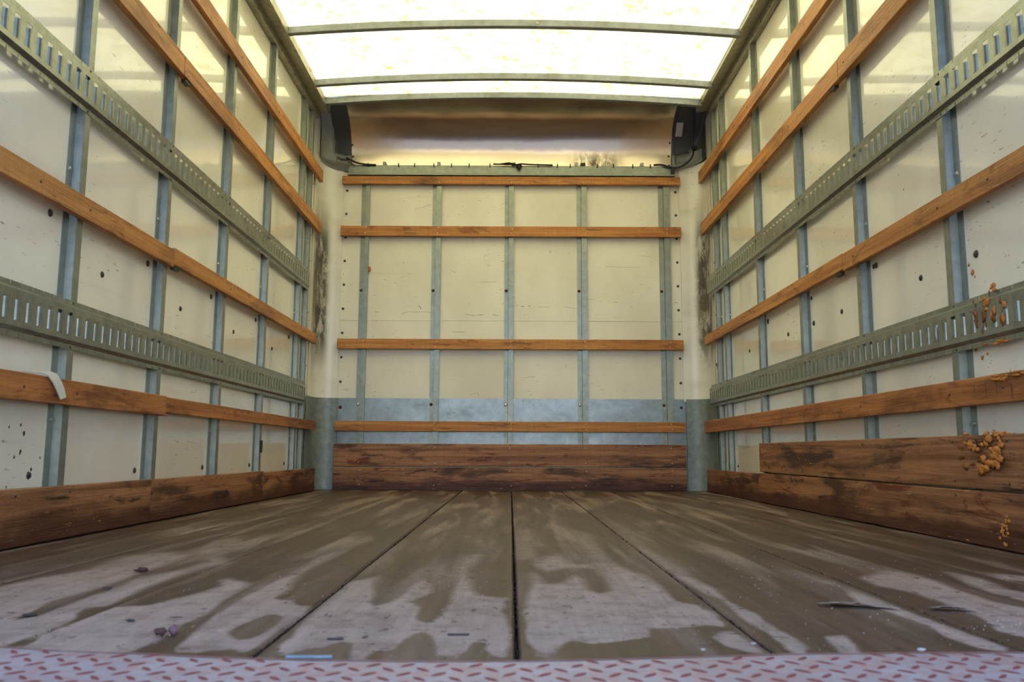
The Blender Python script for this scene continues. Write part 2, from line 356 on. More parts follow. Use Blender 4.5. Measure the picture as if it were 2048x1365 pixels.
# dry and damp patches of the floor, in floor metres (x, y)
DRY=[[(-1.0,1.178),(-0.88,1.429),(-0.871,1.528),(-0.835,1.63),(-0.859,1.834),(-0.819,1.913),(-0.802,1.937),(-0.751,1.892),(-0.751,1.987),(-0.722,2.122),(-0.682,1.894),(-0.601,1.731),(-0.614,1.659),(-0.573,1.462),(-0.569,1.458),(-0.547,1.491),(-0.532,1.525),(-0.514,1.503),(-0.475,1.471),(-0.471,1.343),(-0.468,1.3),(-0.454,1.207),(-0.46,1.139),(-0.458,1.096),(-0.463,1.126),(-0.452,1.084),(-0.454,1.029),(-0.46,0.98),(-0.465,0.966),(-0.425,0.886),(-0.75,0.881)],[(-0.583,1.323),(-0.582,1.474),(-0.571,1.463),(-0.573,1.35)],[(-0.416,0.995),(-0.437,1.139),(-0.447,1.335),(-0.446,1.45),(-0.438,1.627),(-0.443,1.855),(-0.415,1.947),(-0.418,1.742),(-0.419,1.602),(-0.41,1.483),(-0.395,1.411),(-0.398,1.327),(-0.386,1.31),(-0.366,1.31),(-0.342,1.262),(-0.325,1.262),(-0.319,1.181),(-0.322,1.116),(-0.326,1.064),(-0.324,1.011),(-0.328,0.977),(-0.337,0.973),(-0.345,0.991),(-0.372,0.986),(-0.385,0.972),(-0.406,0.976)],[(-0.281,0.973),(-0.289,0.962),(-0.298,0.978),(-0.303,0.997),(-0.306,1.017),(-0.302,1.064),(-0.308,1.111),(-0.312,1.21),(-0.314,1.347),(-0.315,1.497),(-0.275,1.565),(-0.265,1.456),(-0.248,1.354),(-0.25,1.308),(-0.231,1.265),(-0.212,1.309),(-0.203,1.404),(-0.2,1.477),(-0.189,1.546),(-0.172,1.496),(-0.161,1.388),(-0.182,1.324),(-0.165,1.24),(-0.162,1.165),(-0.144,1.143),(-0.128,1.202),(-0.124,1.311),(-0.128,1.46),(-0.142,1.722),(-0.134,1.894),(-0.097,1.895),(-0.119,1.672),(-0.102,1.46),(-0.084,1.358),(-0.038,1.343),(-0.038,1.298),(-0.048,1.242),(-0.038,1.167),(-0.035,1.061),(-0.037,0.958),(-0.052,0.965),(-0.065,0.998),(-0.063,1.033),(-0.078,1.033),(-0.085,0.981),(-0.095,0.949),(-0.106,0.972),(-0.117,0.964),(-0.126,1.041),(-0.137,1.079),(-0.152,1.099),(-0.164,1.04),(-0.166,0.996),(-0.187,0.987),(-0.199,0.94),(-0.211,0.955),(-0.222,1.03),(-0.239,1.034),(-0.248,1.003),(-0.263,1.002),(-0.27,0.983)],[(0.007,1.606),(0.019,1.542),(0.023,1.482),(0.058,1.483),(0.081,1.586),(0.093,1.544),(0.092,1.429),(0.106,1.378),(0.132,1.413),(0.136,1.545),(0.129,1.73),(0.155,1.842),(0.198,1.634),(0.214,1.589),(0.217,1.45),(0.216,1.318),(0.245,1.276),(0.254,1.21),(0.245,1.128),(0.226,1.138),(0.176,1.116),(0.154,1.115),(0.143,1.115),(0.136,1.064),(0.091,1.036),(0.061,1.026),(0.039,1.044),(0.02,0.999),(0.012,0.958),(0.004,0.958),(0.001,0.982),(-0.005,0.958),(-0.008,0.99),(-0.015,1.062),(-0.013,1.145),(-0.015,1.217),(-0.005,1.392),(0.003,1.463)],[(-0.015,2.475),(0.023,2.504),(0.013,1.838),(-0.011,1.808)],[(0.015,1.727),(0.03,1.838),(0.077,1.901),(0.09,1.755),(0.129,1.73),(0.138,1.68),(0.071,1.678),(0.035,1.629)],[(0.142,2.482),(0.182,2.38),(0.168,1.969),(0.17,1.785),(0.14,1.842),(0.132,2.113)],[(0.296,1.735),(0.307,1.685),(0.294,1.592),(0.306,1.434),(0.297,1.32),(0.305,1.263),(0.314,1.211),(0.308,1.174),(0.314,1.068),(0.312,1.013),(0.296,0.963),(0.287,0.963),(0.287,0.987),(0.291,1.087),(0.284,1.14),(0.282,1.198),(0.291,1.277),(0.291,1.351),(0.281,1.399),(0.277,1.47),(0.264,1.569)],[(0.28,2.2),(0.29,2.044),(0.297,1.817),(0.278,1.613),(0.273,1.636),(0.265,1.846),(0.265,2.043)],[(0.217,1.066),(0.231,1.096),(0.248,1.096),(0.251,1.029),(0.255,0.978),(0.238,0.986),(0.218,1.02)],[(0.356,1.078),(0.386,1.089),(0.375,1.031),(0.362,0.98),(0.342,0.988),(0.346,1.031)],[(0.515,1.667),(0.532,1.535),(0.539,1.405),(0.538,1.254),(0.538,1.179),(0.543,1.102),(0.545,1.016),(0.531,0.995),(0.513,1.016),(0.505,1.071),(0.516,1.144),(0.507,1.24),(0.495,1.324),(0.525,1.44),(0.51,1.576)],[(0.602,1.557),(0.711,1.697),(0.728,1.56),(0.709,1.409),(0.722,1.272),(0.735,1.195),(0.607,1.0),(0.601,1.073),(0.587,1.102),(0.615,1.192),(0.623,1.27),(0.624,1.407),(0.599,1.478)],[(0.806,1.651),(0.823,1.563),(0.798,1.446),(0.807,1.412),(0.815,1.317),(0.778,1.259),(0.758,1.33),(0.751,1.41),(0.769,1.521)],[(0.876,1.63),(0.921,1.598),(0.927,1.486),(0.903,1.449),(0.876,1.524),(0.854,1.564)],[(-0.723,3.022),(-0.714,3.383),(-0.688,3.348),(-0.689,3.024)],[(-0.469,1.815),(-0.462,1.925),(-0.451,1.949),(-0.453,1.836)],[(-0.718,3.005),(-0.705,3.369),(-0.696,3.341),(-0.691,3.006)],[(-0.734,3.552),(-0.738,3.989),(-0.71,4.3),(-0.628,4.213),(-0.687,3.873),(-0.698,3.554)],[(0.334,4.241),(0.373,4.244),(0.363,3.623),(0.334,3.621)],[(0.276,3.941),(0.292,3.865),(0.288,3.4),(0.266,3.458)],[(-0.288,3.668),(-0.229,3.797),(-0.231,3.447),(-0.269,3.444)]]
WET=[[(-0.715,1.881),(-0.717,1.703),(-0.721,1.581),(-0.711,1.465),(-0.715,1.374),(-0.721,1.286),(-0.709,1.238),(-0.702,1.167),(-0.694,1.154),(-0.677,1.181),(-0.681,1.239),(-0.685,1.329),(-0.682,1.404),(-0.695,1.521),(-0.685,1.582),(-0.661,1.634),(-0.652,1.766)],[(-0.612,1.736),(-0.63,1.649),(-0.636,1.546),(-0.636,1.425),(-0.625,1.313),(-0.62,1.256),(-0.64,1.24),(-0.635,1.203),(-0.617,1.162),(-0.612,1.087),(-0.606,1.087),(-0.604,1.169),(-0.605,1.241),(-0.585,1.257),(-0.563,1.257),(-0.548,1.306),(-0.531,1.36),(-0.519,1.438)],[(-0.616,1.006),(-0.615,1.042),(-0.61,1.059),(-0.597,1.032),(-0.593,0.992)],[(-0.385,1.085),(-0.387,1.121),(-0.372,1.18),(-0.364,1.201),(-0.347,1.181),(-0.34,1.141),(-0.338,1.086),(-0.344,1.053),(-0.359,1.036),(-0.375,1.057)],[(0.73,1.481),(0.747,1.427),(0.749,1.315),(0.751,1.22),(0.735,1.195),(0.722,1.272),(0.705,1.329)]]
# ---------------------------------------------------------------- dimensions
PL, SL, FL = -1.216, -1.193, -1.170      # left wall: panel, stud face, slat face
PR, SR, FR = 1.161, 1.138, 1.115         # right wall
PY, SY, FY = 5.053, 5.030, 5.007         # front wall of the body (far end)
Y0 = 0.93                                # open rear end
# ---------------------------------------------------------------- structure
mb = MB(); mb.box(PL-.03, PL, Y0, 5.10, -.08, 2.30); wall_l = struct(mb.build('wall_left', M['panel']))
mb = MB(); mb.box(PR, PR+.03, Y0, 5.10, -.08, 2.30); wall_r = struct(mb.build('wall_right', M['panel']))
wall_b = bpy.data.objects.new('wall_back', None); COL.objects.link(wall_b); struct(wall_b)
mb = MB(); mb.box(PL-.03, PR+.03, PY+.006, PY+.03, -.08, 2.02); mb.build('backing', M['panel_matt'], wall_b)
mb = MB(); mb.box(-1.085, 1.012, PY-.001, PY+.006, 1.0205, 2.0); mb.build('wall_panel', M['panel_matt'], wall_b)
mb = MB(); mb.box(-1.085, 1.012, PY-.001, PY+.006, .54, 1.019); mb.build('wall_panel', M['panel_matt'], wall_b)
mb = MB()   # galvanised scuff sheet on the lowest part, gently dented
nx, nz = 60, 16
vs = [(-1.10+2.13*i/nx, PY-.004-.0015*noise.noise(Vector((i*.35, j*.4, 4))), .0+.545*j/nz) for j in range(nz+1) for i in range(nx+1)]
mb.add(vs, [(j*(nx+1)+i, j*(nx+1)+i+1, (j+1)*(nx+1)+i+1, (j+1)*(nx+1)+i) for j in range(nz) for i in range(nx)])
o = mb.build('scuff_sheet', M['scuff'], wall_b, smooth=True); o['label'] = 'galvanised sheet over the bottom of the end wall'
for i in range(9):
    stud_head('rivet', M['bolt'], (-1.061-.0006*i, PY-.001, 1.84-.1495*i), (0, -1, 0), .0085, wall_b)
    stud_head('rivet', M['bolt'], (.987+.001*i, PY-.001, 1.84-.1495*i), (0, -1, 0), .0085, wall_b)
stud_head('bolt_head', M['rust'], (-1.062, PY-.004, .489), (0, -1, 0), .011, wall_b)
stud_head('bolt_head', M['rust'], (.994, PY-.004, .495), (0, -1, 0), .009, wall_b)
for i in range(5):
    stud_head('bolt_head', M['bolt'], (PL, 2.08+.58*i, .826), (1, 0, 0), .011, wall_l)
    stud_head('bolt_head', M['bolt'], (PL, 2.369+.577*i if i < 4 else 1.79, .727), (1, 0, 0), .010, wall_l)
    stud_head('bolt_head', M['bolt'], (PL, 2.077+.582*i, .162), (1, 0, 0), .010, wall_l)
    stud_head('bolt_head', M['bolt'], (PR, 2.101+.58*(i if i < 4 else 4.7), .734 if i % 2 == 0 else .836), (-1, 0, 0), .011, wall_r)
    stud_head('bolt_head', M['bolt'], (PR, 2.393+.587*i if i < 4 else 1.8, .733), (-1, 0, 0), .010, wall_r)
for p in ((2.699, .836), (3.276, .837), (3.841, .828), (4.434, .157), (4.86, .16)):
    stud_head('bolt_head', M['bolt'], (PR, p[0], p[1]), (-1, 0, 0), .009, wall_r)
for i in range(12):   # small rivets down the panel beside the corners
    stud_head('rivet', M['bolt'], (PL, 4.80, .25+.155*i), (1, 0, 0), .006, wall_l)
    stud_head('rivet', M['bolt'], (PR, 4.82, .25+.155*i), (-1, 0, 0), .006, wall_r)
# scuffs, rust spots and splashes that can be picked out
MARKS=[(-0.705,1.062,-0.669,1.075,0.0023),(-0.669,1.075,-0.507,1.073,0.0018),(-0.599,1.113,-0.587,1.094,0.0045),(-0.233,1.261,-0.128,1.264,0.0018),(-0.296,1.126,-0.287,1.123,0.003),(-0.317,1.061,-0.255,1.052,0.0023),(-0.249,1.055,-0.2,1.058,0.0023),(-0.148,1.059,-0.109,1.053,0.0023),(-0.094,1.118,-0.066,1.146,0.0023),(0.026,1.115,0.044,1.109,0.0045),(0.069,1.119,0.084,1.109,0.0045),(-0.011,1.118,0.014,1.118,0.0015),(0.127,1.11,0.204,1.107,0.0015),(0.289,1.11,0.357,1.098,0.0015),(-0.389,0.953,-0.315,0.95,0.0023),(0.049,1.578,0.056,1.575,0.0045),(-0.204,1.421,-0.191,1.434,0.0023),(0.761,1.432,0.822,1.429,0.0018),(0.543,1.362,0.759,1.36,0.0015),(0.294,0.735,0.306,0.75,0.0023),(0.036,0.673,0.112,0.679,0.0018),(0.198,1.452,0.214,1.458,0.0037),(-0.236,0.584,-0.229,0.56,0.0023),(-0.281,0.571,-0.245,0.578,0.0015),(-0.635,1.719,-0.537,1.754,0.0015),(-0.818,0.296,-0.548,0.315,0.0023),(-0.076,1.769,-0.104,1.747,0.0015),(0.163,0.477,0.178,0.489,0.0045),(-0.412,1.339,-0.375,1.32,0.0015),(0.328,1.436,0.316,1.452,0.0015),(0.48,1.155,0.419,1.161,0.0015)]
RL=[(2.122,0.204),(2.011,0.207),(2.034,0.218),(1.981,0.277),(2.028,0.284),(2.044,0.263),(1.989,0.137),(2.086,0.176)]
RR=[(2.467,1.023),(2.138,0.714),(2.124,0.691),(2.114,0.678),(2.133,0.49),(2.106,0.467),(2.082,0.473)]
for (x0, z0, x1, z1, w_) in MARKS:
    d = Vector((x1-x0, 0, z1-z0)); L_ = d.length or .001; d /= L_; q = Vector((-d.z, 0, d.x))
    mb = MB(); n = 6; vs = []
    for i in range(n+1):
        t = i/n; c = Vector((x0, PY-.0012, z0))+d*L_*t; ww = w_*.5*(.5+.8*abs(noise.noise(Vector((t*5+x0*9, z0*7, 0)))))
        c += q*w_*noise.noise(Vector((t*4, x0*5, z0)))
        vs += [tuple(c+q*ww), tuple(c-q*ww)]
    mb.add(vs, [(2*i, 2*i+1, 2*i+3, 2*i+2) for i in range(n)]); mb.build('scuff_mark', M['bolt'], wall_b, solid=.0004)
for i, (y, z) in enumerate(RL): lump('rust_spot', M['rust'], (PL, y, z), .0038+.0012*(i % 3), (.10, .8, 1.1), i, 1, .6, wall_l)
for i, (y, z) in enumerate(RR): lump('orange_speck', M['foam'], (PR, y, z), .005+.002*(i % 3), (.2, 1, .9), i+3, 1, .7, wall_r)
# floor of planks
seams = [PL, -.90, -.609, -.319, -.027, .264, .558, .858, PR]
def sdf(P, x, y):
    ins = False; d = 9.0; n = len(P)
    for i in range(n):
        ax, ay = P[i]; bx, by = P[i-1]
        if (ay > y) != (by > y) and x < (bx-ax)*(y-ay)/(by-ay)+ax: ins = not ins
        ex, ey = bx-ax, by-ay; t = ((x-ax)*ex+(y-ay)*ey)/(ex*ex+ey*ey+1e-12); t = 0 if t < 0 else 1 if t > 1 else t
        dx = ax+t*ex-x; dy = ay+t*ey-y; q = dx*dx+dy*dy
        if q < d: d = q
    d = math.sqrt(d); return d if ins else -d
def bbox(P): return (min(p[0] for p in P)-.04, max(p[0] for p in P)+.04, min(p[1] for p in P)-.04, max(p[1] for p in P)+.04)
DB = [(P, bbox(P)) for P in DRY]; WB = [(P, bbox(P)) for P in WET]
def dryf(x, y):
    v = -.04
    for P, b in DB:
        if b[0] < x < b[1] and b[2] < y < b[3]: v = max(v, sdf(P, x, y))
    for P, b in WB:
        if v > -.04 and b[0] < x < b[1] and b[2] < y < b[3]: v = min(v, -sdf(P, x, y))
    return max(-.04, min(.04, v))
mb = MB(); mb.box(PL-.03, PR+.03, Y0-.03, 5.10, -.12, -.034); floor = struct(mb.build('floor', M['grit']))
ys = [Y0-.02]
while ys[-1] < 5.06: ys.append(ys[-1]+.007*(ys[-1]/.95)**1.5)
ys[-1] = 5.06
for k in range(8):
    a, b = seams[k]+.0027, seams[k+1]-.0027; nx = 32
    dz = .0012*((k*37) % 5-2)/2; lift = .0012*math.sin(k*2.1)
    xs = [a]+[a+.0025]+[a+.0025+(b-a-.005)*i/nx for i in range(1, nx)]+[b-.0025, b]
    ny = len(ys); vs = []
    for j, y in enumerate(ys):
        jag = .0012*noise.noise(Vector((y*9, k, 0)))+.0008*noise.noise(Vector((y*40, k, 5)))
        for i, x in enumerate(xs):
            z = dz*.6-.0016
            if i in (0, len(xs)-1): z -= .0030
            xx = x+(jag if i < 2 or i > len(xs)-3 else 0)
            vs.append((xx, y, z+.0008*noise.noise(Vector((x*9, y*2, k)))))
    W_ = len(xs); fs = [(j*W_+i, j*W_+i+1, (j+1)*W_+i+1, (j+1)*W_+i) for j in range(ny-1) for i in range(W_-1)]
    n0 = len(vs)
    for y in (ys[0], ys[-1]):
        vs += [(xs[0], y, -.033), (xs[-1], y, -.033)]
    L0 = [j*W_ for j in range(ny)]; R0 = [j*W_+W_-1 for j in range(ny)]
    fs += [tuple(L0)+(n0+2, n0), tuple(R0[::-1])+(n0+1, n0+3), tuple(range(W_))[::-1]+(n0, n0+1)]
    me = bpy.data.meshes.new('plank'); me.from_pydata(vs, [], fs); me.materials.append(M['floor'])
    at = me.attributes.new('dry', 'FLOAT', 'POINT')
    at.data.foreach_set('value', [dryf(v[0], v[1]) if v[1] < 5 else -.04 for v in vs])
    bm = bmesh.new(); bm.from_mesh(me); bmesh.ops.recalc_face_normals(bm, faces=bm.faces); bm.to_mesh(me); bm.free()
    o = bpy.data.objects.new('plank', me); COL.objects.link(o); o.parent = floor
# ceiling: translucent sheet, slightly crowned
def crown(x): return .046*(1-((x+.03)/1.13)**2)
mb = MB(); xs = [PL-.02+(PR-PL+.04)*i/24 for i in range(25)]; yy = [Y0+(4.70-Y0)*j/8 for j in range(9)]
mb.add([(x, y, 2.279+crown(x)) for y in yy for x in xs], [(j*25+i, j*25+i+1, (j+1)*25+i+1, (j+1)*25+i) for j in range(8) for i in range(24)])
ceiling = struct(mb.build('ceiling', M['roof'], smooth=True, solid=.003))
# ground outside
mb = MB(); mb.add([(-40, -60, -1.15), (40, -60, -1.15), (40, 40, -1.15), (-40, 40, -1.15)], [(0, 1, 2, 3)]); struct(mb.build('ground', M['ground']))
# corner columns (trim) and their galvanised lower guards
def col_prof(sx, wall, edge, off, ystart):
    r = .105; cx = wall-sx*(-r); cy = 5.045-r   # sx=+1 left corner (inside is +x), -1 right corner
    cx = wall+sx*r
    P = [(wall+sx*off, ystart), (wall+sx*off, cy)]
    for i in range(1, 13):
        a = math.pi/2*i/12; P.append((cx-sx*(r-off)*math.cos(a), cy+(r-off)*math.sin(a)))
    P.append((edge, 5.045-off)); return P
def column(name, sx, wall, edge, off, z0, z1, mat, ystart):
    P = col_prof(sx, wall, edge, off, ystart); mb = MB(); nz = 24; n = len(P)
    vs = [(p[0], p[1], z0+(z1-z0)*j/nz) for j in range(nz+1) for p in P]
    mb.add(vs, [(j*n+i, j*n+i+1, (j+1)*n+i+1, (j+1)*n+i) for j in range(nz) for i in range(n-1)])
    return mb.build(name, mat, smooth=True, solid=.002)
column('corner_column', 1, PL, -1.082, .003, .53, 2.01, M['column'], 4.84)
cl = bpy.data.objects['corner_column']; tag(cl, 'rounded white corner cover with black grime left of the end wall', 'corner cover')
cr = column('corner_column', -1, PR, 1.010, .003, .53, 2.01, M['column'], 4.86)
tag(cr, 'rounded white corner cover with scratches right of the end wall', 'corner cover')
g1 = column('corner_guard', 1, PL, -1.078, .007, .001, .545, M['guard'], 4.80)
tag(g1, 'curved galvanised corner guard at floor level, left of the end wall', 'corner guard')
g2 = column('corner_guard', -1, PR, 1.022, .007, .001, .545, M['guard'], 4.82)
tag(g2, 'curved galvanised corner guard at floor level, right of the end wall', 'corner guard')
# top rails along the side walls
def top_rail(sx, stud, label):
    lip = stud+sx*.062; z = 2.205 if sx > 0 else 2.225
    P = [(stud-sx*.022, z), (stud+sx*.0015, z), (stud+sx*.0025, z+.040), (lip, z+.030), (lip+sx*.004, z+.034), (lip+sx*.004, z+.085), (lip-sx*.012, z+.085), (lip-sx*.012, z+.055), (stud-sx*.022, z+.055)]
    mb = MB(); mb.prism(P, 1, Y0+.02, 4.80)
    r = mb.build('roof_rail', M['rail'], bevel=.0015); tag(r, label, 'rail')
    for i in range(24):
        stud_head('rivet', M['bolt'], (stud+sx*.0025, 1.7+.133*i, z+.012), (sx, 0, 0), .0045, r)
top_rail(1, SL, 'galvanised rail running along the top of the left wall')
top_rail(-1, SR, 'galvanised rail running along the top of the right wall')
# ---------------------------------------------------------------- studs
ordn = ['nearest the open rear end', 'second from the open rear end', 'third from the open rear end', 'fourth from the open rear end', 'first of the close pair near the end wall', 'last, right beside the end corner']
def side_stud(side, y1, i):
    s, p, st = (1, PL, SL) if side == 'left' else (-1, PR, SR)
    t = .0018; y0 = y1-.031
    P = [(p, y0-.030), (p+s*t, y0-.030), (p+s*t, y0-t), (st-s*t, y0+.001), (st, y0+.001), (st, y1), (st-s*.010, y1), (st-s*.010, y1-t), (st-s*t, y1-t), (st-s*t, y0+.004), (p, y0+.001)]
    mb = MB(); mb.prism([(a, b) for a, b in P], 2, .004, 2.204 if side == 'left' else 2.224)
    o = mb.build('wall_stud', M['galv']); tag(o, 'galvanised steel stud on the %s wall, %s' % (side, ordn[i]), 'stud', 'side wall studs')
    for z in ((.97, .30) if i % 2 == 0 else (.99,)):
        stud_head('bolt_head', M['screw'], (p+s*t, y0-.016, z), (s, 0, 0), .0075, o)
    stud_head('screw', M['screw'], (st, y1-.012, 2.17), (s, 0, 0), .005, o)
    if i == 3 and side == 'left':
        mb = MB(); mb.box(st, st+.003, y1-.028, y1+.012, .218, .275); mb.build('clip', M['bolt'], o, bevel=.001)
    return o
for i, y in enumerate((2.200, 2.760, 3.344, 3.918, 4.537, 4.705)): side_stud('left', y, i)
for i, y in enumerate((2.208, 2.785, 3.352, 3.925, 4.543, 4.728)): side_stud('right', y, i)
rn = ['leftmost of the five', 'second from the left', 'in the middle', 'second from the right', 'rightmost of the five']
for i, (f0, x0, x1) in enumerate(((-.967, -.94, -.914), (-.525, -.500, -.469), (-.076, -.051, -.0205), (.371, .398, .431), (.878, .908, .944))):
    t = .0018
    P = [(f0, PY), (f0, PY-.004-t), (x0-t, PY-.004-t), (x0, SY), (x1, SY), (x1, SY+.014), (x1-t, SY+.014), (x1-t, SY+t), (x0+t, SY+t), (x0+.001, PY)]
    mb = MB(); mb.prism(P, 2, .004, 1.93)
    o = mb.build('wall_stud', M['galv']); tag(o, 'galvanised steel stud on the end wall, %s' % rn[i], 'stud', 'end wall studs')
    stud_head('bolt_head', M['rust'] if i in (2, 3, 4) else M['bolt'], (f0+.011, PY-.006, 1.207), (0, -1, 0), .010, o)
    stud_head('bolt_head', M['rust'] if i in (1, 4) else M['screw'], (f0+.011, PY-.006, .508), (0, -1, 0), .010, o)
tag(lump('foam_fleck', M['foam'], (-.905, SY-.002, 1.335), .012, (.7, .5, 1.3), 5, 2, .5), 'single orange fleck on the leftmost stud of the end wall', 'foam')
STX = [-.93, -.485, -.036, .415, .925]
# ---------------------------------------------------------------- timber on the end wall
def screws(parent, zs, y=FY):
    for x in STX:
        for z in zs: stud_head('screw', M['screw'], (x+random.uniform(-.006, .006), y, z+random.uniform(-.004, .004)), (0, -1, 0), .0036, parent)
RX0, RX1 = -1.0849, 1.0092
for nm, z0, z1, mt, lab, zs in (
    ('wall_slat', 1.871, 1.922, 'slat_x', 'top orange wooden slat on the end wall, tucked under the grey header', (1.885,)),
    ('wall_slat', 1.540, 1.604, 'slat_x', 'second wooden slat on the end wall, with black scuffs at its right end', (1.56, 1.59)),
    ('wall_slat', .841, .902, 'slat_x', 'third wooden slat on the end wall, at the height of its middle', (.857, .888)),
    ('wall_slat', .346, .406, 'slat_x', 'lowest thin wooden slat on the end wall, in front of the galvanised sheet', (.36, .393)),
    ('kick_board', .139, .272, 'kick_x', 'upper of the two wide kick boards on the end wall', (.16, .252)),
    ('kick_board', .003, .134, 'kick_x', 'lower wide kick board on the end wall, wet and dark at the floor', (.03, .115))):
    tz = 0 if nm == 'wall_slat' else 0
    o = board(nm, M[mt], RX0, RX1, FY, SY, z0, z1, 0, bev=.0025, seed=z0)
    tag(o, lab, 'slat' if nm == 'wall_slat' else 'kick board'); screws(o, zs)
# ---------------------------------------------------------------- timber on the side walls
YN = 1.45
def joint(parent, y, z, s, st):
    mb = MB(); mb.box(min(st, st+s*.018), max(st, st+s*.018), y-.02, y+.02, z-.012, z+.01); mb.build('splice_block', M['bolt'], parent, bevel=.002)
def side_slat(side, y0, y1, z0, z1, mt, lab, nm='wall_slat', sn=()):
    s, f, st = (1, FL, SL) if side == 'left' else (-1, FR, SR)
    o = board(nm, M[mt], min(f, st), max(f, st), y0, y1, z0, z1, 1, bev=.0025, seed=z0+y0)
    tag(o, lab, 'slat' if nm == 'wall_slat' else 'kick board')
    for y in (1.95, 2.19, 2.75, 3.33, 3.90, 4.52, 4.69):
        if y0+.03 < y < y1-.02:
            for z in ((z0+.016, z1-.016) if y in sn or nm != 'wall_slat' else (z0+.5*(z1-z0),)):
                stud_head('screw', M['bolt'], (f, y, z), (s, 0, 0), .004, o)
    return o
side_slat('left', YN, 4.868, 1.831, 1.902, 'slat_y', 'topmost orange wooden slat on the left wall')
side_slat('left', YN, 2.750, 1.514, 1.586, 'slat_y', 'near length of the second slat from the top on the left wall')
o = side_slat('left', 2.752, 4.876, 1.514, 1.586, 'slat_y', 'far length of the second slat from the top on the left wall'); joint(o, 2.80, 1.514, 1, SL)
side_slat('left', YN, 2.760, .836, .896, 'slat_y', 'near length of the mid-height wooden slat on the left wall')
o = side_slat('left', 2.762, 4.85, .846, .904, 'slat_y', 'far length of the mid-height wooden slat on the left wall'); joint(o, 2.80, .846, 1, SL)
side_slat('left', YN, 2.765, .338, .403, 'slatlow_y', 'near length of the lowest thin slat on the left wall, with white webbing over it')
side_slat('left', 2.768, 4.905, .348, .400, 'slatlow_y', 'far length of the lowest thin slat on the left wall')
side_slat('left', 1.40, 2.684, .002, .134, 'kick_y', 'near board of the dark kick boards along the left wall', 'kick_board')
side_slat('left', 2.688, 3.90, .002, .133, 'kick_y', 'middle board of the dark kick boards along the left wall', 'kick_board')
side_slat('left', 3.904, 4.915, .002, .128, 'kick_y', 'far board of the dark kick boards along the left wall', 'kick_board')
side_slat('right', YN, 4.975, 1.868, 1.942, 'slat_y', 'topmost orange wooden slat on the right wall')
side_slat('right', YN, 2.800, 1.533, 1.613, 'slat_y', 'near length of the second slat from the top on the right wall')
o = side_slat('right', 2.803, 4.955, 1.535, 1.611, 'slat_y', 'far length of the second slat from the top on the right wall'); joint(o, 2.87, 1.537, -1, SR)
side_slat('right', YN, 2.840, .852, .913, 'slat_y', 'near length of the mid-height wooden slat on the right wall')
o = side_slat('right', 2.843, 4.92, .858, .915, 'slat_y', 'far length of the mid-height wooden slat on the right wall'); joint(o, 2.90, .857, -1, SR)
side_slat('right', YN, 4.975, .343, .412, 'slatlow_y', 'lowest thin slat on the right wall, with orange drips at its near end')
side_slat('right', 1.40, 3.900, .139, .270, 'kick_y', 'upper kick board on the right wall, with orange foam stuck to it', 'kick_board')
side_slat('right', 1.40, 3.925, .002, .134, 'kick_y', 'long lower kick board on the right wall, under the foam-stained board', 'kick_board')
side_slat('right', 3.930, 4.95, .002, .130, 'kick_y', 'short far kick board on the right wall, beside the end corner', 'kick_board')
# ---------------------------------------------------------------- tie-down tracks
def track(side, zc, lab, ye=4.665, y0=1.45):
    s, st = (1, SL) if side == 'left' else (-1, SR)
    f = st+s*.0125; b = st+s*.0012; zb, zt = zc-.064, zc+.064; fb, ft = zc-.045, zc+.045; s0, s1 = zc-.029, zc+.029
    P = .0462; n = int((ye-y0)/P); y0 = ye-n*P; mb = MB()
    def q(x0, ya, z0, x1, yb, z1):   # strip along y between two (x,z) lines
        mb.add([(x0, ya, z0), (x0, yb, z0), (x1, yb, z1), (x1, ya, z1)], [(0, 1, 2, 3)])
    for i in range(n):
        a = y0+i*P; h0, h1, e = a+.0105, a+.0350, a+P
        q(b, a, fb-.006, f, e, fb+.002); q(b, a, ft+.006, f, e, ft-.002)
        for (z0, z1, zo, zi) in ((zb, fb-.006, zb, zb+.009), (ft+.006, zt, zt, zt-.009)):   # flanges with short punched notches at the edge
            c = a+.006; w = .0016; lo, hi = (zi, z1) if zo == z0 else (z0, zi)
            q(b, a, lo, b, e, hi)
            l2, h2 = (z0, zi) if zo == z0 else (zi, z1)
            q(b, a, l2, b, c-w, h2); q(b, c+w, l2, b, e, h2)
        q(f, a, fb+.002, f, e, s0); q(f, a, s1, f, e, ft-.002)
        q(f, a, s0, f, h0, s1); q(f, h1, s0, f, e, s1)
        pts = []   # rolled tongue on the far side of the slot
        for k in range(5):
            t = math.pi/2*k/4; pts.append((f-s*.0112*(1-math.cos(t)), h1-.0130*math.sin(t)))
        for k in range(4):
            (xa, ya), (xb, yb) = pts[k], pts[k+1]
            mb.add([(xa, ya, s0+.002), (xa, ya, s1-.008+(.005 if k == 0 else 0)), (xb, yb, s1-.008), (xb, yb, s0+.002)], [(0, 1, 2, 3)])
    o = mb.build('tie_down_track', M['track'], solid=.0012); tag(o, lab, 'track')
    for y in (2.18, 2.745, 3.325, 3.90, 4.52, 4.64):
        for z in (zb+.006, zt-.006): stud_head('rivet', M['bolt'], (b, y, z), (s, 0, 0), .004, o)
    return o
track('left', 1.197, 'upper slotted steel tie-down track on the left wall')
track('left', .550, 'lower slotted steel tie-down track on the left wall')
track('right', 1.201, 'upper slotted steel tie-down track on the right wall', 4.87)
tr4 = track('right', .553, 'lower slotted steel tie-down track on the right wall, smeared with orange foam', 4.87)
lump('white_drip', M['crumb'], (SR-.0135, 2.255, .548), .008, (.3, .5, 2.4), 4, 2, .5, tr4)
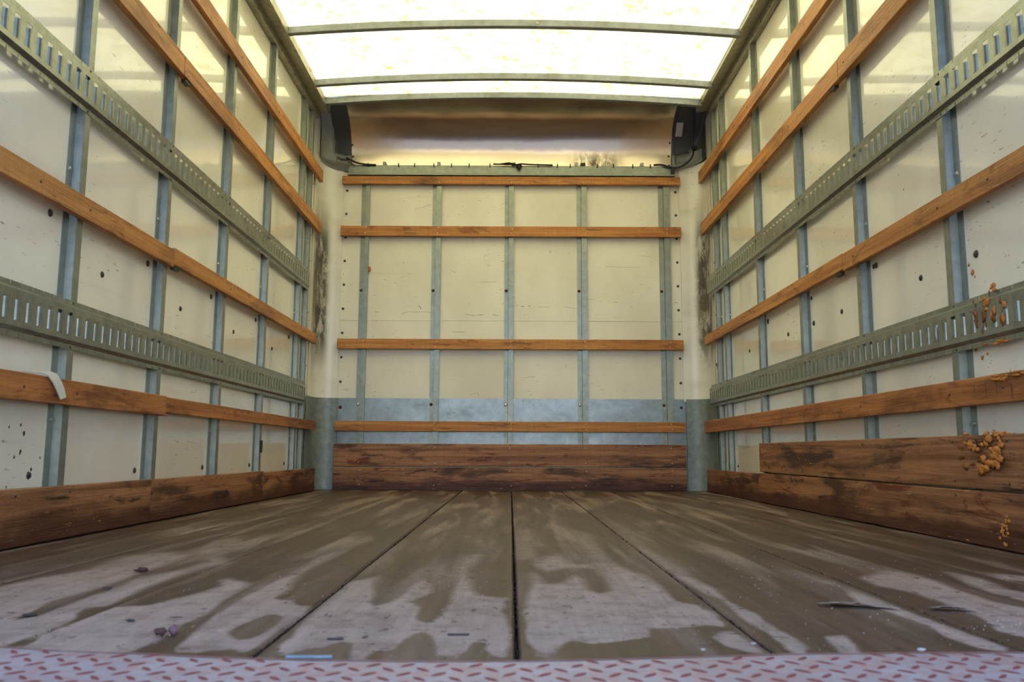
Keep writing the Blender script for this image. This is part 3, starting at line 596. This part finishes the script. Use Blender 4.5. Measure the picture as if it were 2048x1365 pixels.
# ---------------------------------------------------------------- roof bows
bl = {4.67: 'last curved roof bow, at the top of the end wall', 4.42: 'second curved roof bow from the end wall', 3.84: 'third curved roof bow from the end wall, nearest one in view'}
for y in (4.67, 4.42, 3.84, 3.265, 2.69, 2.115, 1.54):
    mb = MB(); n = 32; vs = []; xa, xb = -1.135, 1.080
    for i in range(n+1):
        x = xa+(xb-xa)*i/n; z = 2.276+crown(x)
        vs += [(x, y, z), (x, y, z-.036), (x, y+.030, z-.036), (x, y+.030, z)]
    mb.add(vs, [(i*4+k, i*4+(k+1) % 4, (i+1)*4+(k+1) % 4, (i+1)*4+k) for i in range(n) for k in range(4)]+[(0, 1, 2, 3), (n*4+3, n*4+2, n*4+1, n*4)])
    o = mb.build('roof_bow', M['bow'], bevel=.003)
    if y in bl: tag(o, bl[y], 'roof bow', 'bows across the translucent roof')
    else: tag(o, {3.265: 'fourth', 2.69: 'fifth', 2.115: 'sixth', 1.54: 'seventh'}[y]+' curved roof bow from the end wall, above the frame', 'roof bow', 'bows across the translucent roof')
    if y == 3.84:
        lump('paint_blob', M['crumb'], (.087, y-.001, 2.301), .009, (1, .15, .8), 3, 2, .3, o)
# ---------------------------------------------------------------- roll-up door stored under the roof at the open end
ru = bpy.data.objects.new('roll_up_door', None); COL.objects.link(ru); ru.location = (-.03, .95, 2.15)
tag(ru, 'white sectional roll-up door, open, stored flat under the roof at the rear', 'door')
for i in range(4):
    mb = MB(); mb.box(-1.10, 1.10, .355*i+.002, .355*i+.353, 0, .028); mb.build('door_section', M['panel_matt'], ru, bevel=.003)
for s_ in (-1, 1):
    mb = MB(); mb.box(s_*1.13-.012, s_*1.13+.012, 0, 4*.355, -.015, .035); mb.build('door_track', M['galv'], ru)
# ---------------------------------------------------------------- curved aluminium sheet above the end wall
def cove(z): 
    s_ = max(0, min(1, (z-1.985)/.345)); return 5.052-.42*(1-max(0, 1-s_**2.7)**(1/2.7))
mb = MB(); n = 28; m_ = 40; vs = []
for j in range(n+1):
    ph = math.pi/2*.965*j/n; z = 1.985+.345*math.sin(ph); y = cove(z)
    for i in range(m_+1):
        x = -1.052+(2.026)*i/m_; vs.append((x, y-.004*noise.noise(Vector((x*2.3, ph*1.5, 2))), z))
mb.add(vs, [(j*(m_+1)+i, j*(m_+1)+i+1, (j+1)*(m_+1)+i+1, (j+1)*(m_+1)+i) for j in range(n) for i in range(m_)])
nose = mb.build('curved_sheet', M['nose'], smooth=True, solid=.002); tag(nose, 'shiny curved aluminium sheet above the end wall, stained black near its bottom right', 'metal sheet')
for x, z in ((-1.03, 2.06), (-1.035, 2.13), (.955, 2.15), (.95, 2.07), (.952, 2.01)):
    stud_head('rivet', M['bolt'], (x, cove(z)-.003, z), (0, -1, -.3), .007, nose)
mb = MB(); mb.box(-1.245, 1.19, 5.06, 5.09, 1.95, 2.33); mb.box(-1.245, 1.19, 4.705, 5.09, 2.336, 2.35); struct(mb.build('trim_1', M['bow']))
# header strip under it
mb = MB(); mb.prism([(5.05, 1.998), (5.026, 1.998), (5.024, 1.944), (4.998, 1.936), (4.998, 1.926), (5.05, 1.926)], 0, -1.052, .978)
hd = mb.build('header_strip', M['galv'], bevel=.0015); tag(hd, 'pale galvanised header strip above the top slat of the end wall', 'metal strip')
for i, x in enumerate((-.93, -.74, -.64, -.52, -.41, -.30, -.17, .13, .25, .33, .50, .60, .72, .83)):
    mb = MB(); mb.box(x-.003, x+.003, 5.018, 5.027, 1.985, 2.008); mb.build('clip', M['cable'], hd)
for x in (-.83, -.49, -.02, .37, .78):
    mb = MB(); mb.box(x-.010, x+.010, 5.03, 5.04, 2.0, 2.022); mb.build('tab', M['galv'], hd, bevel=.001)
# ---------------------------------------------------------------- corner castings
def corner_cap(side):
    left = side == 'left'; n = 44; mb = MB(); vs = []
    xa, xb = (PL+.003, -1.040) if left else (PR-.003, .968)
    def prof(u):   # plan curve like the corner column
        d = abs(xa-PL if left else PR-xa)+u*abs(xb-xa); r = .105
        return 5.045-r+math.sqrt(max(0, r*r-(r-min(d, r))**2)) if d < r else 5.045
    sm = lambda t: 0 if t < 0 else 1 if t > 1 else t*t*(3-2*t)
    for j in range(n+1):
        v = j/n
        for i in range(n+1):
            u = i/n; x = xa+(xb-xa)*u
            zb = (1.998-.036*math.sin(min(1, u*1.1)*math.pi/2)) if left else (2.02-.05*u)
            z = zb+(2.325-zb)*v; y = min(prof(u), cove(z))-.010
            if left:
                rim = max(1-sm((u-.42+.12*v)/.10), 1-sm((v-.26+.05*u)/.07))
                y -= .034*rim*sm(v/.12)*sm(u/.05)*sm((1.0-u)/.06)
                t = (u-.50)/.42
                if 0 < t < 1 and abs(v-.155) < .04*(1-t): y += .016
            else:
                rim = 1-sm((u-.03)/.05); y -= .012*rim+.010*(1-sm((v-.02)/.05))
                if u > .93: y -= .008
                y += .016*(sm((v-.10)/.04)*(1-sm((v-.24)/.04))*sm((u-.35)/.05)*(1-sm((u-.85)/.05)))
            vs.append((x, y, z))
    W_ = n+1; mb.add(vs, [(j*W_+i, j*W_+i+1, (j+1)*W_+i+1, (j+1)*W_+i) for j in range(n) for i in range(n)])
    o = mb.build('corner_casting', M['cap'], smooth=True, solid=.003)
    o.data.materials.append(M['cap_shade'])
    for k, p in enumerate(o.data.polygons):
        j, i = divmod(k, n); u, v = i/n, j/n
        if left and u > .47-.12*v and v > .31-.05*u: p.material_index = 1  # recess faces take the darker tone as painted shade
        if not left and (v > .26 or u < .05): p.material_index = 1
    return o
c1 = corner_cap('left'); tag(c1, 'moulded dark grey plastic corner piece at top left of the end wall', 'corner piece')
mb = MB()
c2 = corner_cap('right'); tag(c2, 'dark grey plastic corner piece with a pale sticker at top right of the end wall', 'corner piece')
mb = MB(); mb.box(.984, 1.026, 4.918, 4.922, 2.182, 2.250)
stk = mb.build('sticker', M['sticker'], c2); stk['label'] = 'blank pale rectangular sticker'
# fit the sticker to the casting's surface
ys_ = cove(2.226)-.014; 
for v in stk.data.vertices:
    v.co.y = cove(v.co.z)-.0135-(.0015 if v.co.y < 4.92 else 0)
# ---------------------------------------------------------------- cables
def curve(pts, r, name, lab, cat, mat=M['cable'], parent=None, sub=6):
    P = [Vector(p) for p in pts]; out = []
    for i in range(len(P)-1):
        p0 = P[max(i-1, 0)]; p1 = P[i]; p2 = P[i+1]; p3 = P[min(i+2, len(P)-1)]
        for k in range(sub):
            t = k/sub; out.append(.5*((2*p1)+(-p0+p2)*t+(2*p0-5*p1+4*p2-p3)*t*t+(-p0+3*p1-3*p2+p3)*t**3))
    out.append(P[-1]); mb = MB(); mb.tube(out, r); o = mb.build(name, mat, parent, smooth=True)
    if lab: tag(o, lab, cat)
    return o
cb = curve([(1.075, 4.86, 2.30), (1.082, 4.90, 2.24), (1.086, 4.94, 2.19), (1.082, 4.96, 2.13), (1.088, 4.96, 2.09), (1.083, 4.97, 2.05), (1.065, 4.975, 2.02), (1.03, 4.99, 1.992), (.99, 5.005, 1.982), (.94, 5.012, 1.99), (.90, 5.015, 2.003), (.85, 5.02, 2.004)], .006, 'wiring_cable', 'black cable looping down the right corner piece to the header strip', 'cable')
lump('connector', M['cable'], (1.088, 4.945, 2.085), .017, (1, .7, .8), 5, 2, .6, cb)
mb = MB(); mb.box(.955, .975, 5.0, 5.02, 1.93, 1.985); mb.build('cable_tie', M['cable'], cb)
cb = curve([(-1.06, 4.985, 2.03), (-1.03, 5.0, 2.018), (-.99, 5.01, 2.004), (-.94, 5.016, 1.998), (-.88, 5.02, 1.996)], .006, 'wiring_cable', 'short black cable coming out of the left corner piece', 'cable')
curve([(-1.055, 4.985, 2.02), (-1.035, 5.0, 2.003), (-1.01, 5.012, 1.99)], .003, 'wire', None, None, M['reddish'], cb)
cb = curve([(-.15, 5.016, 2.004), (-.10, 5.014, 2.003), (-.06, 5.010, 2.006), (-.02, 5.008, 1.994), (.02, 5.012, 2.004), (.07, 5.014, 2.002), (.14, 5.015, 2.0), (.22, 5.016, 1.999)], .0048, 'wiring_cable', 'black wiring with a taped knot lying along the middle of the header strip', 'cable')
lump('tape_knot', M['cable'], (.012, 5.005, 1.985), .014, (1.1, .5, 1.2), 8, 2, .9, cb)
lump('tape_wrap', M['cable'], (-.06, 5.010, 2.004), .010, (4.5, .8, .8), 9, 2, .6, cb)
mb = MB(); mb.box(.395, .425, 5.022, 5.036, 1.998, 2.018); tag(mb.build('wire_box', M['cable'], bevel=.002), 'small black box in the smoky stain above the header strip', 'box')
# ---------------------------------------------------------------- webbing over the left slat
mb = MB(); path = [(-1.205, 2.02, .415), (-1.188, 2.035, .412), (-1.178, 2.052, .413), (-1.168, 2.066, .408), (-1.163, 2.080, .392), (-1.160, 2.094, .372), (-1.158, 2.104, .352)]
wd = [.020, .022, .024, .024, .022, .020, .015]; vs = []
for (x, y, z), w_ in zip(path, wd): vs += [(x, y-w_, z-.003), (x, y+w_*.6, z+.004)]
mb.add(vs, [(2*i, 2*i+1, 2*i+3, 2*i+2) for i in range(len(path)-1)])
o = mb.build('webbing_strap', M['strap'], solid=.003, smooth=True); tag(o, 'off-white torn end of webbing folded over the lowest left slat', 'strap')
# ---------------------------------------------------------------- sill plate at the opening
edge = [(-1.21, 1.0), (-.80, .998), (-.612, .995), (-.531, .975), (-.451, .966), (-.372, .951), (-.261, .939), (-.153, .935), (-.028, .937), (.118, .951), (.268, .973), (.406, .981), (.549, .986), (.80, .99), (1.155, .995)]
def edge_y(x):
    for (a, ya), (b, yb) in zip(edge, edge[1:]):
        if x <= b: return ya+(yb-ya)*(x-a)/(b-a)
    return edge[-1][1]
mb = MB(); nx = 120; vs = []
prof = [(0, -.004), (-.001, -.0003), (-.010, .0004), (-.4, .0004), (-.45, -.002), (-.452, -.06)]
for i in range(nx+1):
    x = -1.214+2.373*i/nx
    for dy, z in prof: vs.append((x, (edge_y(x)+dy) if dy > -.1 else .95+dy, z))
k = len(prof); mb.add(vs, [(i*k+j, i*k+j+1, (i+1)*k+j+1, (i+1)*k+j) for i in range(nx) for j in range(k-1)])
sill = mb.build('sill_plate', M['plate']); tag(sill, 'worn grey diamond-tread sill plate with red treads at the bottom edge of the photo', 'sill plate')
mb = MB(); vs = []
for i in range(nx+1):
    x = -1.214+2.373*i/nx; y = edge_y(x); w_ = .004+.003*noise.noise(Vector((x*14, 0, 0)))
    vs += [(x, y+.0006, .0001), (x, y-w_, .0011)]
mb.add(vs, [(2*i, 2*i+1, 2*i+3, 2*i+2) for i in range(nx)])
o = mb.build('worn_lip', M['edge'], sill, solid=.0006); o['label'] = 'rubbed pinkish edge of the plate'
mb = MB(); P = .0355; L, Wd, H = .0125, .0037, .0016
for r_ in range(-2, 26):
    y = .985-r_*P/2
    if y < .52: break
    for c_ in range(-34, 34):
        x = c_*P+(P/2 if r_ % 2 else 0)
        if abs(x+.03) > 1.15 or y > edge_y(x)-.011: continue
        an = math.radians(45 if r_ % 2 == 0 else -45); dx, dy = math.cos(an), math.sin(an)
        pts = []
        for (a, b, h) in ((-1, 0, 0), (-.5, -.85, 0), (0, -1, 0), (.5, -.85, 0), (1, 0, 0), (.5, .85, 0), (0, 1, 0), (-.5, .85, 0), (-.6, 0, 1), (-.25, -.45, 1), (.25, -.45, 1), (.6, 0, 1), (.25, .45, 1), (-.25, .45, 1)):
            u, v = a*L, b*Wd; pts.append((x+u*dx-v*dy, y+u*dy+v*dx, -.0001+h*H))
        mb.add(pts, [(0, 1, 9, 8), (1, 2, 9), (2, 10, 9), (2, 3, 10), (3, 4, 11, 10), (4, 5, 12, 11), (5, 6, 12), (6, 13, 12), (6, 7, 13), (7, 0, 8, 13), (8, 9, 10, 11, 12, 13)])
o = mb.build('tread_pattern', M['tread'], sill); o['kind'] = 'stuff'; o['label'] = 'red raised diamond treads'
# ---------------------------------------------------------------- bits on the floor
def fl(name, mat, x, y, r, sq, seed, lab, cat): return tag(lump(name, mat, (x, y, r*sq[2]*.8), r, sq, seed, 2, .7), lab, cat)
o = fl('scrap', M['pink'], -.447, 1.063, .006, (1, .8, 1.1), 2, 'small pinkish crumpled scrap on the floor near the left of the sill', 'scrap')
lump('fold', M['reddish'], (-.460, 1.055, .005), .006, (1.2, .8, .7), 4, 2, .6, o)
fl('scrap', M['reddish'], -.722, 1.606, .008, (1.5, .9, .45), 6, 'small dark red scrap on the floor towards the left kick boards', 'scrap')
fl('debris_chip', M['darkchip'], -.534, 1.139, .0045, (1.3, .4, .4), 7, 'thin dark chip lying on the pale dry floor at the left', 'chip')
fl('debris_chip', M['darkchip'], -.691, 1.404, .006, (1.3, .7, .25), 12, 'dark chip beside a white crumb on the left part of the floor', 'chip')
fl('debris_chip', M['darkchip'], -.690, 1.180, .006, (1.8, .9, .15), 13, 'dark smudge-like chip at the left edge of the floor', 'chip')
for x0, y0, x1, lab in ((-.112, 1.072, -.085, 'dark sunken dash on the pale dry patch left of the centre seam'), (-.255, 1.045, -.235, 'short dark dash on the pale patch near the middle left of the sill')):
    mb = MB(); mb.box(x0, x1, y0-.0018, y0+.0018, -.0015, .0003); tag(mb.build('debris_sliver', M['darkchip'], bevel=.0006), lab, 'sliver')
mb = MB(); mb.box(-.277, -.226, .9375, .9425, .001, .0045); tag(mb.build('metal_strip', M['silver'], bevel=.001), 'thin blue-grey strip lying along the edge of the sill plate', 'strip')
def splinter(x0, y0, x1, y1, w_, lab, seed):
    mb = MB(); n = 22; vs = []
    for i in range(n+1):
        t = i/n; x = x0+(x1-x0)*t; y = y0+(y1-y0)*t+.003*noise.noise(Vector((t*8, seed, 0)))
        h = .0035*math.sin(math.pi*min(1, t*1.1+.05))*(1+.8*noise.noise(Vector((t*9, seed, 3))))
        ww = w_*(.35+.65*math.sin(math.pi*t))*(1+.5*noise.noise(Vector((t*6, seed, 7))))
        vs += [(x, y, h+.0015), (x, y+ww, .0004)]
    mb.add(vs, [(2*i, 2*i+2, 2*i+3, 2*i+1) for i in range(n)])
    o = mb.build('wood_splinter', M['splinter'], solid=.0010); return tag(o, lab, 'splinter')
splinter(.425, 1.284, .528, 1.250, .030, 'long pale splinter lifting from the floor right of centre', 1)
splinter(.575, 1.250, .634, 1.238, .018, 'shorter pale splinter lifting from the floor at the right, beyond the seam', 2)
mb = MB()
for i in range(420):
    y = .99+abs(random.gauss(0, .55)); x = random.choice((random.uniform(-.8, 1.0), random.gauss(.25, .35), random.gauss(.6, .1)))
    if not -1.1 < x < 1.05 or y > 4.2: continue
    r = random.choice((.0004, .0005, .0007, .0010)); z = .0004+r*.5
    mb.add([(x+r, y, z), (x, y+r, z), (x-r, y, z), (x, y-r, z), (x, y, z+r), (x, y, z-r)], [(0, 1, 4), (1, 2, 4), (2, 3, 4), (3, 0, 4), (1, 0, 5), (2, 1, 5), (3, 2, 5), (0, 3, 5)])
for i in range(60):
    x = .66+random.gauss(0, .04); y = 1.13+random.gauss(0, .03); r = .0010
    mb.add([(x+r, y, r), (x, y+r, r), (x-r, y, r), (x, y-r, r), (x, y, 2*r), (x, y, 0)], [(0, 1, 4), (1, 2, 4), (2, 3, 4), (3, 0, 4), (1, 0, 5), (2, 1, 5), (3, 2, 5), (0, 3, 5)])
o = mb.build('crumbs', M['crumb']); o['kind'] = 'stuff'; tag(o, 'fine white crumbs scattered over the wooden floor', 'crumbs')
for x, y, r, lab in ((.247, 1.007, .003, 'larger white flake by the seam right of centre'), (.182, .976, .0025, 'small white flake at the sill, right of centre'), (.421, .962, .004, 'white flake lying on the red treads at the right')):
    tag(lump('paint_flake', M['crumb'], (x, y, .004 if y > .97 else .008), r, (1.3, .8, .45), r*900, 1, .4), lab, 'flake')
# grit lying in the seams
mb = MB()
for k, sx_ in enumerate(seams[1:-1]):
    for i in range(90):
        y = .95+4*random.random()**2; r = random.uniform(.0012, .0022); x = sx_+random.uniform(-.0015, .0015); z = -.004
        mb.add([(x+r, y, z), (x, y+2*r, z), (x-r, y, z), (x, y-2*r, z), (x, y, z+r), (x, y, z-r)], [(0, 1, 4), (1, 2, 4), (2, 3, 4), (3, 0, 4), (1, 0, 5), (2, 1, 5), (3, 2, 5), (0, 3, 5)])
o = mb.build('seam_grit', M['grit'], floor); o['kind'] = 'stuff'
# ---------------------------------------------------------------- orange foam on the right wall
def foam(parent_lab, pts, cat='foam'):
    root = None
    for i, (x, y, z, r, sq, mt) in enumerate(pts):
        nm = 'foam_lump'
        o = lump(nm, M[mt], (x, y, z), r, sq, i*1.7+y*10, 3 if r > .012 else 2, .8, root)
        if root is None: root = o; tag(o, parent_lab, cat)
    return root
f1 = []
for i in range(46):
    a = random.uniform(.5, 5.0); rr = random.gauss(.042, .010)
    f1.append((FR-.004, 2.045+rr*math.cos(a)*1.4, .222+rr*math.sin(a)*.75, random.uniform(.004, .010), (.5, 1.2, .9), 'foam'))
for i in range(20): f1.append((FR-.001, 2.05+random.gauss(0, .05), .215+random.gauss(0, .022), random.uniform(.004, .010), (.2, 1.6, .6), 'foamstain'))
for i in range(14): f1.append((FR-.003, 1.985+random.gauss(0, .012), .205+.006*i+random.gauss(0, .004), random.uniform(.004, .009), (.5, 1, .9), 'foam'))
foam('bubbly orange foam stuck on the upper right kick board', f1)
f2 = [(FR+.004, 1.98+random.gauss(0, .03), .2715+random.gauss(0, .002), random.uniform(.004, .008), (.9, 1.2, .6), 'foam') for i in range(14)]+[(FR+.004, 2.13+random.gauss(0, .008), .273, .006, (.9, 1.3, .6), 'foam') for i in range(3)]
foam('crust of orange foam along the top edge of the upper right kick board', f2)
f3 = [(FR-.001, 1.985+random.gauss(0, .012), .05+random.gauss(0, .014), random.uniform(.003, .007), (.35, 1, .8), 'foam') for i in range(22)]
foam('small orange foam patch low on the lower right kick board', f3)
f4 = []
xt = SR-.0135
for i in range(12): f4.append((xt, 2.015+random.gauss(0, .010), .590+random.gauss(0, .007), random.uniform(.004, .008), (.5, 1, .8), 'foam'))
for yb in (1.945, 1.985, 2.02, 2.06):
    for i in range(9): f4.append((xt, yb+random.gauss(0, .005), .555+random.gauss(0, .017), random.uniform(.003, .008), (.22, .8, 1.4), random.choice(('foamstain', 'foam', 'foamstain'))))
for i in range(10): f4.append((SR-.003, 1.99+random.uniform(-.04, .06), .492+random.gauss(0, .002), random.uniform(.003, .007), (.5, 2, .6), 'foam'))
for i in range(5): f4.append((SR-.003, 1.995+random.gauss(0, .006), .628+random.gauss(0, .004), random.uniform(.003, .007), (.6, 1, .8), 'foam'))
foam('orange foam splatter over the slots of the lower right track', f4)
f5 = [(FR-.001, 1.935+random.gauss(0, .05), .404+random.gauss(0, .004), random.uniform(.004, .008), (.6, 2, .5), 'foam') for i in range(10)]
for y_, l_ in ((2.02, .03), (1.975, .035), (1.915, .045), (2.07, .02)):
    f5.append((FR, y_, .385, l_*.6, (.03, .12, 1), 'foamstain'))
foam('orange foam and drips on the near end of the lowest right slat', f5)
